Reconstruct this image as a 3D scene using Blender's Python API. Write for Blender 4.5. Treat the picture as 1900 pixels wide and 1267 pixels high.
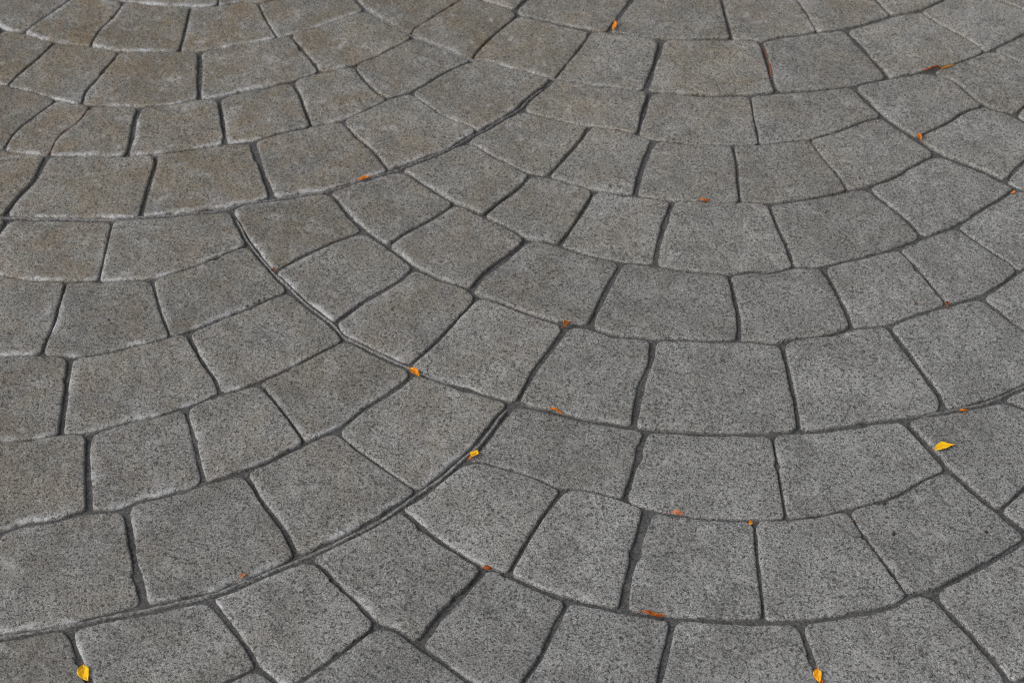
import bpy, math, random
import numpy as np
from mathutils import Matrix, Vector

scene = bpy.context.scene
for o in list(bpy.data.objects): bpy.data.objects.remove(o)

# ------------------------------------------------------------------ camera
CAM_H, PITCH, ROLL = 1.36, 0.7551431, -0.0283415
cam_data = bpy.data.cameras.new('camera'); cam = bpy.data.objects.new('camera', cam_data)
scene.collection.objects.link(cam); scene.camera = cam
cam_data.sensor_width = 36.0; cam_data.sensor_fit = 'HORIZONTAL'; cam_data.lens = 2750.0/1900.0*36.0
cam_data.clip_start = 0.02; cam_data.clip_end = 3000
cam.matrix_world = Matrix.Translation((0, 0, CAM_H)) @ Matrix.Rotation(math.pi/2-PITCH, 4, 'X') @ Matrix.Rotation(ROLL, 4, 'Z')
cam_data.dof.use_dof = True; cam_data.dof.focus_distance = 1.75; cam_data.dof.aperture_fstop = 8.0

# ------------------------------------------------------------------ sky and sun (overcast)
SUN_EL, SUN_AZ = math.radians(42), math.radians(248)      # azimuth clockwise from +Y: from behind the camera's left
world = bpy.data.worlds.new('World'); scene.world = world; world.use_nodes = True
nt = world.node_tree; nt.nodes.clear()
sky = nt.nodes.new('ShaderNodeTexSky'); sky.sky_type = 'NISHITA'; sky.sun_disc = False
sky.sun_elevation = SUN_EL; sky.sun_rotation = SUN_AZ; sky.air_density = 1.0; sky.dust_density = 6.0; sky.ozone_density = 1.0
hsv = nt.nodes.new('ShaderNodeHueSaturation'); hsv.inputs['Saturation'].default_value = 0.3
bg = nt.nodes.new('ShaderNodeBackground'); bg.inputs['Strength'].default_value = 0.10
wo = nt.nodes.new('ShaderNodeOutputWorld')
nt.links.new(sky.outputs[0], hsv.inputs['Color']); nt.links.new(hsv.outputs[0], bg.inputs[0]); nt.links.new(bg.outputs[0], wo.inputs[0])
sun_d = bpy.data.lights.new('sun', 'SUN'); sun_d.energy = 0.9; sun_d.angle = math.radians(50); sun_d.color = (1.0, 0.985, 0.96)
sun = bpy.data.objects.new('sun', sun_d); scene.collection.objects.link(sun)
sdir = Vector((math.sin(SUN_AZ)*math.cos(SUN_EL), math.cos(SUN_AZ)*math.cos(SUN_EL), math.sin(SUN_EL)))
sun.rotation_euler = sdir.to_track_quat('Z', 'Y').to_euler()
vs = scene.view_settings; vs.view_transform = 'Standard'; vs.look = 'None'; vs.gamma = 1.0; vs.use_curve_mapping = False
vs.exposure = 0.24
scene.cycles.use_denoising = False; scene.cycles.max_bounces = 5; scene.cycles.diffuse_bounces = 3; scene.cycles.filter_width = 1.1

# ------------------------------------------------------------------ joint lines
# joint lines of one fan of the stamped pattern, in tenths of a millimetre on the ground
FAN={'a':[(276,19860),(755,19599),(1240,19380),(1528,19327),(2026,19111),(2280,18966),(2863,18825),(3493,18750),(3843,18740),(4245,18777),(4694,18831),(5219,19051),(5666,19299),(5951,19382)],
'b':[(-621,18993),(-444,18891),(-225,18638),(77,18386),(332,18176),(651,18072),(944,17898),(1318,17706),(1859,17560),(2394,17398),(2894,17351),(3436,17316),(3644,17306),(3847,17256),(4278,17328),(4712,17411),(5026,17517),(5381,17604),(5852,17828),(6112,18047),(6569,18351)],
'c':[(-1683,18343),(-1528,18263),(-1261,17966),(-828,17512),(-680,17436),(-365,17135),(46,16802),(267,16581),(430,16558),(711,16433),(1067,16227),(1560,16049),(1856,15989),(2052,15934),(2440,15810),(2829,15731),(3022,15677),(3429,15751),(3662,15711),(3996,15812),(4393,15801),(4859,15951),(5504,16157),(5892,16362),(6415,16597),(6918,16971),(7329,17273),(7554,17486)],
'd':[(-2731,17824),(-2596,17713),(-2427,17397),(-2106,16916),(-1759,16543),(-1357,16068),(-970,15759),(-611,15563),(-473,15378),(-277,15310),(13,15137),(414,14903),(698,14777),(984,14723),(1317,14540),(1729,14453),(1916,14423),(2479,14367),(3005,14331),(3229,14308),(3542,14254),(3763,14341),(4266,14403),(4590,14515),(5058,14566),(5397,14722),(5925,14930),(6430,15097),(6807,15348),(7183,15649),(7404,15769),(7577,15853),(7796,16102),(8092,16354),(8395,16640),(8436,16794)],
'out':[(-4129,17458),(-3943,17031),(-3777,16665),(-3388,16048),(-3112,15670),(-2824,15301),(-2464,14910),(-2292,14648),(-2132,14530),(-1797,14282),(-1392,14008),(-939,13738),(-385,13469),(-22,13314),(140,13236),(444,13131),(888,12976),(1486,12817),(1765,12745),(2292,12676),(2996,12631),(3299,12637),(3889,12670),(4440,12763),(4860,12808),(5177,12870),(5590,12953),(6031,13061),(6552,13321),(6919,13503),(7278,13677),(7576,13837),(8079,14148),(8420,14430),(8849,14815),(9124,15129),(9371,15404),(9625,15859),(9783,16086)],
'r1':[(2362,20281),(2213,19744),(2058,19098)],
'r2':[(3962,20090),(3937,19579),(3928,19191),(3920,18737)],
's1':[(1328,19357),(1128,18946),(912,18584),(620,18091)],
's2':[(2302,18961),(2126,18453),(1973,17921),(1901,17547)],
's3':[(3499,18749),(3513,18314),(3465,17781),(3436,17316)],
's4':[(4705,18834),(4833,18361),(4987,17886),(5061,17532)],
't1':[(374,18156),(150,17795),(-131,17462),(-376,17142)],
't2':[(1308,17713),(1124,17269),(891,16781),(721,16433)],
't3':[(2446,17388),(2282,16882),(2129,16339),(2052,15934)],
't4':[(3843,17256),(3896,16744),(3965,16257),(3992,15813)],
't5':[(5358,17595),(5602,17132),(5800,16789),(5928,16386)],
'u1':[(-775,17475),(-1199,17073),(-1543,16792),(-1759,16543)],
'u2':[(267,16575),(-26,16213),(-372,15825),(-552,15500)],
'u3':[(1599,16038),(1362,15508),(1199,15101),(1049,14692)],
'u4':[(3061,15676),(3079,15197),(3084,14791),(3024,14330)],
'u5':[(4393,15801),(4494,15254),(4564,14786),(4572,14516)],
'u6':[(5526,16169),(5709,15713),(5863,15254),(5957,14943)],
'u7':[(6460,16612),(6725,16198),(6944,15875),(7116,15584)],
'v1':[(-2095,16899),(-2426,16734),(-2914,16403),(-3356,16031)],
'v2':[(-1347,16061),(-1567,15755),(-2042,15327),(-2406,14907)],
'v3':[(-453,15362),(-764,14895),(-1045,14457),(-1401,14014)],
'v4':[(775,14760),(526,14309),(287,13887),(32,13286)],
'v5':[(1888,14427),(1823,14012),(1651,13517),(1495,12817)],
'v6':[(3591,14265),(3594,13621),(3594,13158),(3558,12651)],
'v7':[(5063,14543),(5211,14035),(5359,13524),(5446,13186),(5450,12929)],
'v8':[(6420,15029),(6566,14804),(6642,14652),(6831,14366),(7016,14087),(7221,13628)],
'v9':[(7490,15712),(7778,15390),(8056,15119),(8470,14733),(8628,14625)]}
# joint lines as they really run in the fans that lie before the camera (imprints differ a little from fan to fan)
IMPRINT={(0, 0):{'a':[(276,19860),(755,19599),(1240,19380),(1528,19327),(2026,19111),(2280,18966),(2863,18825),(3493,18750),(3843,18740),(4245,18777),(4694,18831),(5219,19051),(5666,19299),(5951,19382)],
 'b':[(-621,18993),(-444,18891),(-225,18638),(77,18386),(332,18176),(651,18072),(944,17898),(1318,17706),(1859,17560),(2394,17398),(2894,17351),(3436,17316),(3644,17306),(3847,17256),(4278,17328),(4712,17411),(5026,17517),(5381,17604),(5852,17828),(6112,18047),(6569,18351)],
 'c':[(-1683,18343),(-1528,18263),(-1261,17966),(-828,17512),(-680,17436),(-365,17135),(46,16802),(267,16581),(430,16558),(711,16433),(1067,16227),(1560,16049),(1856,15989),(2052,15934),(2440,15810),(2829,15731),(3022,15677),(3429,15751),(3662,15711),(3996,15812),(4393,15801),(4859,15951),(5504,16157),(5892,16362),(6415,16597),(6918,16971),(7329,17273),(7554,17486)],
 'd':[(-2731,17824),(-2596,17713),(-2427,17397),(-2106,16916),(-1759,16543),(-1357,16068),(-970,15759),(-611,15563),(-473,15378),(-277,15310),(13,15137),(414,14903),(698,14777),(984,14723),(1317,14540),(1729,14453),(1916,14423),(2479,14367),(3005,14331),(3229,14308),(3542,14254),(3763,14341),(4266,14403),(4590,14515),(5058,14566),(5397,14722),(5925,14930),(6430,15097),(6807,15348),(7183,15649),(7400,15770),(7614,15892),(7779,16080),(7965,16246),(8153,16410),(8335,16583),(8443,16799)],
 'out':[(-4129,17458),(-3943,17031),(-3777,16665),(-3388,16048),(-3112,15670),(-2824,15301),(-2464,14910),(-2292,14648),(-2132,14530),(-1797,14282),(-1392,14008),(-939,13738),(-385,13469),(-22,13314),(140,13236),(444,13131),(888,12976),(1486,12817),(1765,12745),(2292,12676),(2996,12631),(3299,12637),(3889,12670),(4440,12763),(4860,12808),(5177,12870),(5590,12953),(6031,13061),(6552,13321),(6792,13440),(7026,13554),(7258,13669),(7485,13791),(7704,13923),(7922,14057),(8129,14204),(8325,14365),(8516,14530),(8705,14698),(8885,14874),(9052,15062),(9220,15249),(9378,15442),(9502,15659),(9627,15875),(9770,16080)],
 'r1':[(2362,20281),(2213,19744),(2058,19098)],
 'r2':[(3962,20090),(3937,19579),(3928,19191),(3920,18737)],
 's1':[(1328,19357),(1128,18946),(912,18584),(620,18091)],
 's2':[(2302,18961),(2126,18453),(1973,17921),(1901,17547)],
 's3':[(3499,18749),(3513,18314),(3465,17781),(3436,17316)],
 's4':[(4705,18834),(4833,18361),(4987,17886),(5061,17532)],
 't1':[(374,18156),(150,17795),(-131,17462),(-376,17142)],
 't2':[(1308,17713),(1124,17269),(891,16781),(721,16433)],
 't3':[(2446,17388),(2282,16882),(2129,16339),(2052,15934)],
 't4':[(3843,17256),(3896,16744),(3965,16257),(3992,15813)],
 't5':[(5358,17595),(5602,17132),(5800,16789),(5928,16386)],
 'u1':[(-775,17475),(-1199,17073),(-1543,16792),(-1759,16543)],
 'u2':[(267,16575),(-26,16213),(-372,15825),(-552,15500)],
 'u3':[(1599,16038),(1362,15508),(1199,15101),(1049,14692)],
 'u4':[(3061,15676),(3079,15197),(3084,14791),(3024,14330)],
 'u5':[(4393,15801),(4494,15254),(4564,14786),(4572,14516)],
 'u6':[(5526,16169),(5709,15713),(5863,15254),(5957,14943)],
 'u7':[(6460,16612),(6725,16198),(6944,15875),(7116,15584)],
 'v1':[(-2095,16899),(-2426,16734),(-2914,16403),(-3356,16031)],
 'v2':[(-1347,16061),(-1567,15755),(-2042,15327),(-2406,14907)],
 'v3':[(-453,15362),(-764,14895),(-1045,14457),(-1401,14014)],
 'v4':[(775,14760),(526,14309),(287,13887),(32,13286)],
 'v5':[(1888,14427),(1823,14012),(1651,13517),(1495,12817)],
 'v6':[(3591,14265),(3594,13621),(3594,13158),(3558,12651)],
 'v7':[(5063,14543),(5211,14035),(5359,13524),(5446,13186),(5450,12929)],
 'v8':[(6430,15097),(6579,14844),(6744,14524),(6850,14421),(6998,14184),(7113,13932),(7223,13679)]},
(1, 1):{'a':[(-619,12310),(-427,12314),(-253,12225),(-45,12147),(195,12034),(550,11827),(756,11819),(1074,11706),(1290,11619),(1557,11466),(1814,11400),(2155,11308),(2588,11274),(2876,11263),(3190,11258),(3508,11280),(3871,11358),(4241,11459),(4542,11552),(4742,11681),(4941,11810),(5250,11959)],
 'b':[(-1411,11587),(-1247,11432),(-1013,11176),(-629,10833),(-390,10652),(-238,10615),(202,10357),(514,10201),(1069,10029),(1345,9958),(1669,9897),(2075,9853),(2596,9815),(2996,9795),(3343,9809),(3682,9867),(4180,9971),(4445,10125),(4648,10143),(5027,10333),(5418,10552),(5969,10892)],
 'c':[(-2482,10856),(-2305,10784),(-2081,10500),(-1829,10221),(-1581,9909),(-1414,9863),(-1145,9637),(-865,9415),(-526,9107),(-86,8923),(134,8812),(349,8691),(584,8611),(818,8530),(1063,8481),(1305,8422),(1544,8349),(1784,8283),(2030,8235),(2273,8175),(2520,8213),(2767,8234),(3012,8233),(3253,8308),(3503,8305),(3750,8331),(3990,8409),(4230,8487),(4469,8564),(4709,8642),(4936,8750),(5158,8868),(5388,8972),(5618,9076),(5827,9214),(6029,9364),(6232,9514),(6435,9664),(6633,9819),(6816,9993)],
 'd':[(-3520,10342),(-3202,9924),(-2967,9582),(-2868,9406),(-2631,9177),(-2456,8983),(-2288,8786),(-2118,8593),(-1918,8433),(-1715,8277),(-1491,8154),(-1301,7993),(-1099,7856),(-876,7738),(-657,7608),(-438,7481),(-213,7366),(24,7280),(268,7221),(489,7099),(727,7021),(974,6969),(1223,6931),(1474,6905),(1724,6880),(1975,6862),(2227,6845),(2477,6820),(2725,6777),(2964,6829),(3209,6875),(3459,6905),(3700,6974),(3942,7035),(4192,7062),(4432,7128),(4660,7233),(4894,7325),(5128,7417),(5366,7499),(5604,7578),(5824,7695),(6034,7835),(6232,7989),(6428,8146),(6647,8269),(6863,8392),(7029,8581),(7217,8747),(7406,8913),(7588,9086),(7697,9303)],
 'out':[(-5027,9897),(-4888,9608),(-4712,9278),(-4572,9061),(-4425,8852),(-4280,8643),(-4128,8439),(-3972,8238),(-3813,8042),(-3652,7846),(-3480,7661),(-3306,7479),(-3154,7280),(-2988,7096),(-2784,6949),(-2581,6801),(-2372,6662),(-2164,6523),(-1948,6395),(-1733,6268),(-1509,6157),(-1284,6048),(-1058,5943),(-828,5846),(-601,5742),(-366,5661),(-130,5579),(105,5497),(345,5431),(586,5367),(826,5304),(1068,5247),(1315,5215),(1562,5183),(1810,5168),(2058,5152),(2306,5141),(2555,5145),(2803,5159),(3051,5173),(3297,5203),(3542,5245),(3788,5281),(4035,5308),(4280,5348),(4524,5396),(4767,5445),(5009,5501),(5250,5560),(5476,5662),(5698,5773),(5921,5883),(6143,5993),(6366,6102),(6589,6213),(6807,6330),(7020,6459),(7231,6590),(7433,6734),(7624,6892),(7811,7056),(7995,7222),(8172,7396),(8336,7582),(8501,7768),(8657,7959),(8779,8176),(8903,8391),(9044,8595)],
 'r1':[(1661,12773),(1518,12334),(1400,11943),(1290,11622)],
 'r2':[(3217,12628),(3208,12152),(3190,11544),(3186,11258)],
 's1':[(575,11819),(456,11630),(267,11331),(47,10895),(-123,10547)],
 's2':[(1565,11461),(1413,10999),(1250,10445),(1159,10011)],
 's3':[(2810,11250),(2767,10732),(2743,10205),(2713,9817)],
 's4':[(3926,11367),(4068,10925),(4203,10574),(4370,10087)],
 't1':[(-373,10651),(-627,10303),(-874,10025),(-1120,9617)],
 't2':[(572,10189),(363,9762),(204,9398),(3,9090)],
 't3':[(1709,9885),(1618,9543),(1475,9041),(1410,8778),(1357,8520)],
 't4':[(3098,9764),(3150,9433),(3191,9108),(3202,8983),(3250,8514),(3264,8278)],
 't5':[(4639,10139),(4872,9687),(5092,9271),(5204,8967)],
 'u1':[(-1563,9888),(-1769,9737),(-2076,9456),(-2424,9183)],
 'v1':[(-2857,9386),(-3019,9316),(-3183,9220),(-3412,9066),(-3630,8911),(-3835,8742),(-4038,8572)]},
(0, -1):{'a':[(-8736,24515),(-8515,24391),(-8293,24266),(-8064,24154),(-7833,24045),(-7590,23976),(-7349,23893),(-7117,23784),(-6887,23661),(-6168,23451),(-5525,23367),(-5044,23356),(-4630,23479),(-4347,23439),(-4005,23552),(-3773,23672),(-3551,23804),(-3325,23926),(-3083,24005)],
 'b':[(-9699,23667),(-9501,23531),(-9347,23341),(-9171,23175),(-8809,22854),(-8599,22694),(-8363,22635),(-7756,22323),(-7085,22142),(-6540,21948),(-6023,21899),(-5198,21878),(-4726,21974),(-4471,22073),(-3902,22224),(-3455,22429),(-2983,22706),(-2408,23078)],
 'c':[(-10704,23008),(-10497,22867),(-10328,22676),(-10156,22489),(-9981,22302),(-9795,22130),(-9595,21976),(-9413,21795),(-9219,21627),(-9023,21460),(-8840,21277),(-8625,21161),(-8391,21053),(-7868,20817),(-7343,20543),(-6749,20350),(-5949,20261),(-5332,20299),(-5116,20411),(-4682,20450),(-4306,20617),(-3966,20703),(-3492,20889),(-3086,21123),(-2530,21309),(-2023,21677),(-1554,22100)],
 'd':[(-11749,22498),(-11577,22318),(-11458,22094),(-11321,21881),(-11182,21669),(-11023,21471),(-10851,21284),(-10684,21092),(-10520,20896),(-10354,20702),(-10156,20539),(-9956,20380),(-9734,20252),(-9545,20084),(-9344,19941),(-9120,19814),(-8901,19674),(-8680,19533),(-8453,19405),(-8214,19302),(-7964,19214),(-7717,19108),(-7180,18989),(-6532,18958),(-5904,18909),(-5423,18942),(-4948,19032),(-4411,19176),(-4014,19214),(-3608,19404),(-3105,19573),(-2640,19707),(-2335,19929),(-1916,20271),(-1507,20496),(-957,21056),(-556,21359)],
 'out':[(-13153,22146),(-13054,21918),(-12955,21690),(-12853,21464),(-12736,21246),(-12604,21036),(-12472,20825),(-12332,20621),(-12186,20420),(-12036,20222),(-11885,20026),(-11721,19841),(-11554,19657),(-11408,19458),(-11248,19274),(-11050,19125),(-10852,18977),(-10649,18837),(-10446,18697),(-10236,18569),(-10026,18440),(-9808,18327),(-9588,18217),(-9368,18111),(-9145,18012),(-8926,17906),(-8698,17823),(-8471,17739),(-8245,17654),(-8016,17585),(-7555,17451),(-7230,17413),(-6695,17372),(-5927,17314),(-5469,17333),(-5117,17368),(-4639,17414),(-4184,17478),(-3966,17604),(-3591,17673),(-3132,17773),(-2732,17841),(-2170,18115),(-1683,18343),(-1341,18545),(-907,18819),(-577,19123),(-241,19395),(-104,19543),(242,19881),(361,20076),(674,20490),(823,20724)],
 'v9':[(-1553,20466),(-1266,20077),(-918,19701),(-532,19409),(-421,19249)],
 'v8':[(-2617,19706),(-2365,19267),(-2078,18875),(-1789,18294)],
 'v7':[(-3993,19232),(-3882,18813),(-3822,18662),(-3719,18294),(-3600,17969),(-3529,17687)],
 'v6':[(-5488,18934),(-5435,18739),(-5449,18268),(-5456,17776),(-5458,17333)],
 'v5':[(-7180,18985),(-7211,18713),(-7243,18352),(-7396,17970),(-7511,17443)],
 'u7':[(-2530,21309),(-2342,20915),(-2112,20527),(-1882,20290)],
 'u6':[(-3526,20878),(-3365,20507),(-3235,20054),(-3094,19581)],
 'u5':[(-4682,20450),(-4580,20001),(-4412,19183)],
 'u4':[(-5925,20260),(-5953,19870),(-5926,19440),(-5916,18917)],
 'k1':[(-6749,20350),(-6834,19953),(-7005,19666),(-7132,19402),(-7148,18991)],
 'u3':[(-7329,20534),(-7599,20110),(-7839,19649),(-7910,19174)],
 't5':[(-3677,22303),(-3430,21839),(-3205,21431),(-3075,21122)],
 't4':[(-5186,21877),(-5110,21399),(-5058,20926),(-4996,20425)],
 't3':[(-6552,21949),(-6633,21652),(-6795,21099),(-6913,20727),(-6911,20378)],
 't2':[(-7742,22317),(-7954,21764),(-8177,21255),(-8262,21005)],
 's4':[(-4360,23440),(-4165,22887),(-3890,22223)],
 's3':[(-5537,23363),(-5529,22679),(-5525,21882)],
 's2':[(-6765,23615),(-6869,23128),(-7035,22666),(-7097,22143)],
 's1':[(-7664,23965),(-7766,23734),(-8060,23192),(-8363,22635)],
 'r2':[(-5047,24718),(-5058,24439),(-5068,24158),(-5072,23876),(-5073,23586),(-5057,23356)]},
(1, 0):{'a':[(-9504,17071),(-9286,16953),(-9069,16835),(-8845,16731),(-8620,16631),(-8382,16572),(-8149,16500),(-7924,16404),(-7705,16300),(-7250,16139),(-7073,16070),(-6714,15993),(-6286,15959),(-5841,15940),(-5442,15947),(-5044,15966),(-4627,16133),(-4249,16335),(-3988,16530),(-3776,16649)],
 'b':[(-10378,16176),(-10172,16039),(-10009,15850),(-9823,15684),(-9632,15523),(-9441,15362),(-9208,15274),(-8984,15167),(-8768,15039),(-8547,14921),(-8316,14825),(-8076,14754),(-7835,14681),(-7596,14601),(-7356,14520),(-7108,14485),(-6857,14448),(-6285,14438),(-5782,14390),(-5255,14520),(-4656,14718),(-4402,14820),(-4114,14979),(-3716,15222),(-3294,15498),(-3087,15609)],
 'c':[(-11442,15537),(-11235,15399),(-11067,15211),(-10894,15027),(-10720,14844),(-10534,14677),(-10334,14528),(-10151,14353),(-9957,14191),(-9761,14031),(-9578,13857),(-9363,13750),(-9130,13656),(-8907,13537),(-8688,13409),(-8450,13321),(-8212,13233),(-7965,13178),(-7720,13112),(-7478,13033),(-7235,12960),(-6986,12906),(-6741,12839),(-6491,12870),(-6137,12888),(-5743,12975),(-5366,12980),(-4979,13131),(-4582,13253),(-4238,13392),(-3810,13618),(-3526,13711),(-3386,13784),(-3228,13870),(-2859,14122),(-2502,14379),(-2250,14576)],
 'd':[(-12494,15018),(-12323,14839),(-12205,14617),(-12068,14406),(-11930,14196),(-11772,14001),(-11602,13816),(-11436,13627),(-11274,13434),(-11110,13244),(-10914,13086),(-10716,12932),(-10497,12810),(-10311,12649),(-10113,12513),(-9893,12394),(-9678,12264),(-9463,12134),(-9241,12018),(-9008,11929),(-8768,11867),(-8551,11742),(-8318,11660),(-8076,11602),(-7832,11558),(-7587,11526),(-7343,11492),(-7099,11465),(-6856,11437),(-6615,11400),(-6146,11385),(-5911,11512),(-5516,11566),(-5254,11671),(-5063,11694),(-4727,11705),(-4599,11818),(-4285,11894),(-3826,12071),(-3343,12249),(-3029,12425),(-2646,12685),(-2357,12864),(-2184,12960),(-1965,13226),(-1668,13494),(-1366,13795),(-1324,13952)],
 'out':[(-13890,14655),(-13791,14427),(-13691,14199),(-13589,13973),(-13472,13755),(-13339,13545),(-13207,13335),(-13066,13130),(-12920,12930),(-12770,12732),(-12617,12536),(-12452,12351),(-12284,12168),(-12137,11969),(-11976,11785),(-11777,11637),(-11578,11489),(-11373,11349),(-11167,11210),(-10955,11082),(-10742,10955),(-10522,10842),(-10299,10733),(-10075,10628),(-9847,10530),(-9623,10425),(-9390,10343),(-9157,10261),(-8924,10178),(-8687,10111),(-8449,10046),(-8211,9981),(-7972,9923),(-7729,9889),(-7486,9856),(-7242,9838),(-6999,9820),(-6756,9806),(-6513,9807),(-6271,9817),(-5790,9854),(-5394,9920),(-4997,9996),(-4680,10076),(-4199,10181),(-3878,10262),(-3520,10342),(-3164,10507),(-2842,10675),(-2482,10856),(-2185,11019),(-1682,11335),(-1341,11619),(-912,12007),(-637,12322),(-390,12598),(-135,13054),(23,13282)],
 'r2':[(-5854,17314),(-5845,16854),(-5831,16437),(-5817,15938)],
 's4':[(-5063,15961),(-4908,15478),(-4742,15034),(-4624,14759)],
 's3':[(-6276,15958),(-6270,15389),(-6263,15069),(-6295,14758),(-6295,14439)],
 't5':[(-4386,14777),(-4134,14255),(-3923,13924),(-3801,13621)],
 't4':[(-5908,14401),(-5854,13896),(-5798,13428),(-5752,12976)],
 'u7':[(-3334,13816),(-3096,13474),(-2862,13111),(-2621,12701)],
 'u6':[(-4238,13392),(-4063,12910),(-3932,12471),(-3809,12077)],
 'u5':[(-5375,12978),(-5352,12669),(-5284,12311),(-5195,11926),(-5150,11686)],
 'v9':[(-2270,12909),(-1983,12587),(-1705,12316),(-1290,11930),(-1132,11822)],
 'v8':[(-3340,12226),(-3194,12001),(-3119,11848),(-2930,11563),(-2745,11284),(-2540,10825)],
 'v7':[(-4709,11705),(-4593,11329),(-4438,10817),(-4276,10348),(-4224,10175)]},
(-1, 0):{'c':[(8181,21166),(8352,21005),(8574,20779),(8898,20420),(9073,20258),(9263,20113),(9436,19942),(9621,19783),(9810,19627),(9986,19456),(10196,19352),(10424,19261),(10642,19145),(10857,19020),(11090,18936),(11324,18851),(11568,18799),(11810,18737),(12048,18661),(12288,18593),(12534,18544),(12776,18482),(13022,18519),(13270,18539),(13514,18536),(13755,18610),(14005,18606),(14252,18632),(14491,18709),(14731,18786),(14970,18863),(15210,18940),(15437,19048),(15659,19166),(15889,19269),(16118,19373),(16328,19511),(16530,19661),(16732,19811),(16935,19960),(17134,20115),(17316,20288)],
 'd':[(7045,20541),(7299,20340),(7449,20004),(7630,19633),(8026,19338),(8139,19177),(8457,18808),(8649,18658),(8844,18510),(9061,18394),(9245,18239),(9441,18108),(9661,17994),(9875,17869),(10090,17745),(10312,17634),(10546,17551),(10787,17494),(11006,17375),(11242,17300),(11487,17249),(11735,17213),(11984,17189),(12234,17164),(12484,17148),(12734,17131),(12984,17107),(13231,17066),(13469,17118),(13714,17164),(13963,17195),(14204,17264),(14445,17326),(14695,17354),(14934,17420),(15162,17525),(15396,17617),(15630,17709),(15867,17791),(16106,17871),(16325,17988),(16535,18128),(16733,18282),(16929,18439),(17148,18562),(17364,18685),(17530,18874),(17717,19041),(17906,19207),(18089,19380),(18197,19597)],
 'out':[(5640,20238),(5742,19928),(5879,19582),(6121,19122),(6338,18789),(6599,18386),(6882,18118),(7153,17908),(7419,17614),(7656,17395),(8035,17099),(8230,16959),(8427,16820),(8632,16692),(8838,16565),(9053,16453),(9271,16344),(9491,16239),(9715,16142),(9937,16037),(10168,15956),(10400,15875),(10632,15793),(10869,15726),(11106,15662),(11345,15599),(11585,15542),(11829,15510),(12075,15478),(12321,15463),(12568,15447),(12815,15436),(13063,15440),(13310,15454),(13557,15467),(13803,15498),(14047,15540),(14292,15576),(14539,15602),(14783,15643),(15027,15691),(15270,15740),(15512,15795),(15753,15854),(15978,15956),(16200,16067),(16422,16178),(16645,16288),(16868,16397),(17090,16507),(17308,16625),(17521,16754),(17732,16884),(17933,17028),(18125,17186),(18311,17350),(18496,17516),(18672,17690),(18836,17877),(19001,18062),(19158,18254),(19279,18470),(19403,18686),(19544,18890)],
 'v1':[(7670,19612),(7324,19490),(6909,19160),(6520,18912),(6356,18769)],
 'v2':[(8508,18866),(8368,18653),(8207,18461),(7849,18108),(7675,17937),(7429,17613)],
 'u1':[(9021,20274),(8829,20086),(8638,19898),(8436,19723),(8239,19544),(8024,19330)]},
(0, 1):{'d':[(6204,13105),(6348,13036),(6455,12964),(6574,12742),(6712,12530),(6851,12320),(7010,12125),(7181,11941),(7348,11752),(7511,11560),(7676,11370),(7873,11213),(8072,11060),(8293,10939),(8480,10780),(8680,10645),(8901,10529),(9118,10401),(9335,10274),(9559,10160),(9794,10075),(10037,10017),(10258,9896),(10494,9819),(10740,9767),(10989,9730),(11239,9705),(11489,9680),(11740,9662),(11991,9645),(12241,9621),(12489,9578),(12727,9630),(12972,9676),(13222,9707),(13462,9776),(13704,9837),(13954,9864),(14193,9930),(14422,10035),(14656,10127),(14890,10219),(15127,10301),(15366,10381),(15586,10498),(15795,10637),(15993,10791),(16189,10948),(16408,11071),(16624,11195),(16790,11384),(16978,11550),(17167,11716),(17349,11889),(17458,12106)],
 'out':[(4890,12782),(4989,12583),(5130,12267),(5256,11981),(5401,11724),(5576,11448),(5694,11291),(5907,10980),(6202,10599),(6363,10420),(6528,10243),(6671,10048),(6830,9869),(7027,9725),(7225,9580),(7428,9444),(7632,9307),(7844,9182),(8056,9057),(8276,8947),(8498,8840),(8722,8736),(8950,8640),(9174,8537),(9409,8457),(9642,8376),(9876,8295),(10115,8229),(10355,8166),(10594,8103),(10836,8047),(11082,8015),(11328,7984),(11575,7968),(11823,7953),(12071,7942),(12319,7946),(12567,7960),(12814,7974),(13060,8005),(13305,8047),(13551,8083),(13797,8110),(14042,8150),(14286,8198),(14529,8247),(14771,8303),(15012,8362),(15238,8464),(15460,8575),(15682,8686),(15905,8796),(16128,8905),(16350,9016),(16569,9133),(16781,9262),(16992,9392),(17194,9537),(17385,9695),(17572,9859),(17756,10025),(17933,10198),(18097,10385),(18262,10570),(18418,10762),(18540,10979),(18663,11194),(18805,11398)],
 'v1':[(6948,12185),(6722,12068),(6505,11933),(6297,11785),(6094,11631),(5915,11466),(5705,11302)]},
(-1, -1):{'out':[(-3406,24950),(-3309,24722),(-3212,24495),(-3112,24269),(-2998,24051),(-2869,23841),(-2740,23631),(-2604,23427),(-2435,23103),(-2066,22680),(-1569,22169),(-1063,21760),(-556,21390),(-318,21325),(152,21042),(615,20806),(823,20732),(1305,20561),(1987,20361),(2305,20296),(2892,20172),(3345,20109),(3984,20089),(4404,20137),(4961,20170),(5640,20238),(6233,20436),(6875,20612),(7520,20876),(8064,21172),(8465,21437),(8813,21664),(9021,21831),(9217,22000),(9410,22170),(9594,22348),(9764,22538),(9935,22727),(10097,22921),(10222,23140),(10350,23357),(10495,23563)],
 'd':[(-1978,25291),(-1805,25110),(-1684,24885),(-1545,24670),(-1404,24456),(-1243,24256),(-1068,24067),(-898,23872),(-731,23672),(-561,23474),(-356,23303),(165,22962),(286,22765),(870,22499),(1516,22188),(1829,22125),(2256,21989),(2680,21854),(3254,21801),(3853,21769),(4232,21718),(4395,21682),(4676,21793),(5252,21921),(5748,21985),(6244,22165),(6730,22394),(7226,22531),(7721,22861),(7916,23035),(8134,23168),(8349,23301),(8514,23498),(8701,23673),(8889,23845),(9071,24024),(9179,24246)],
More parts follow.
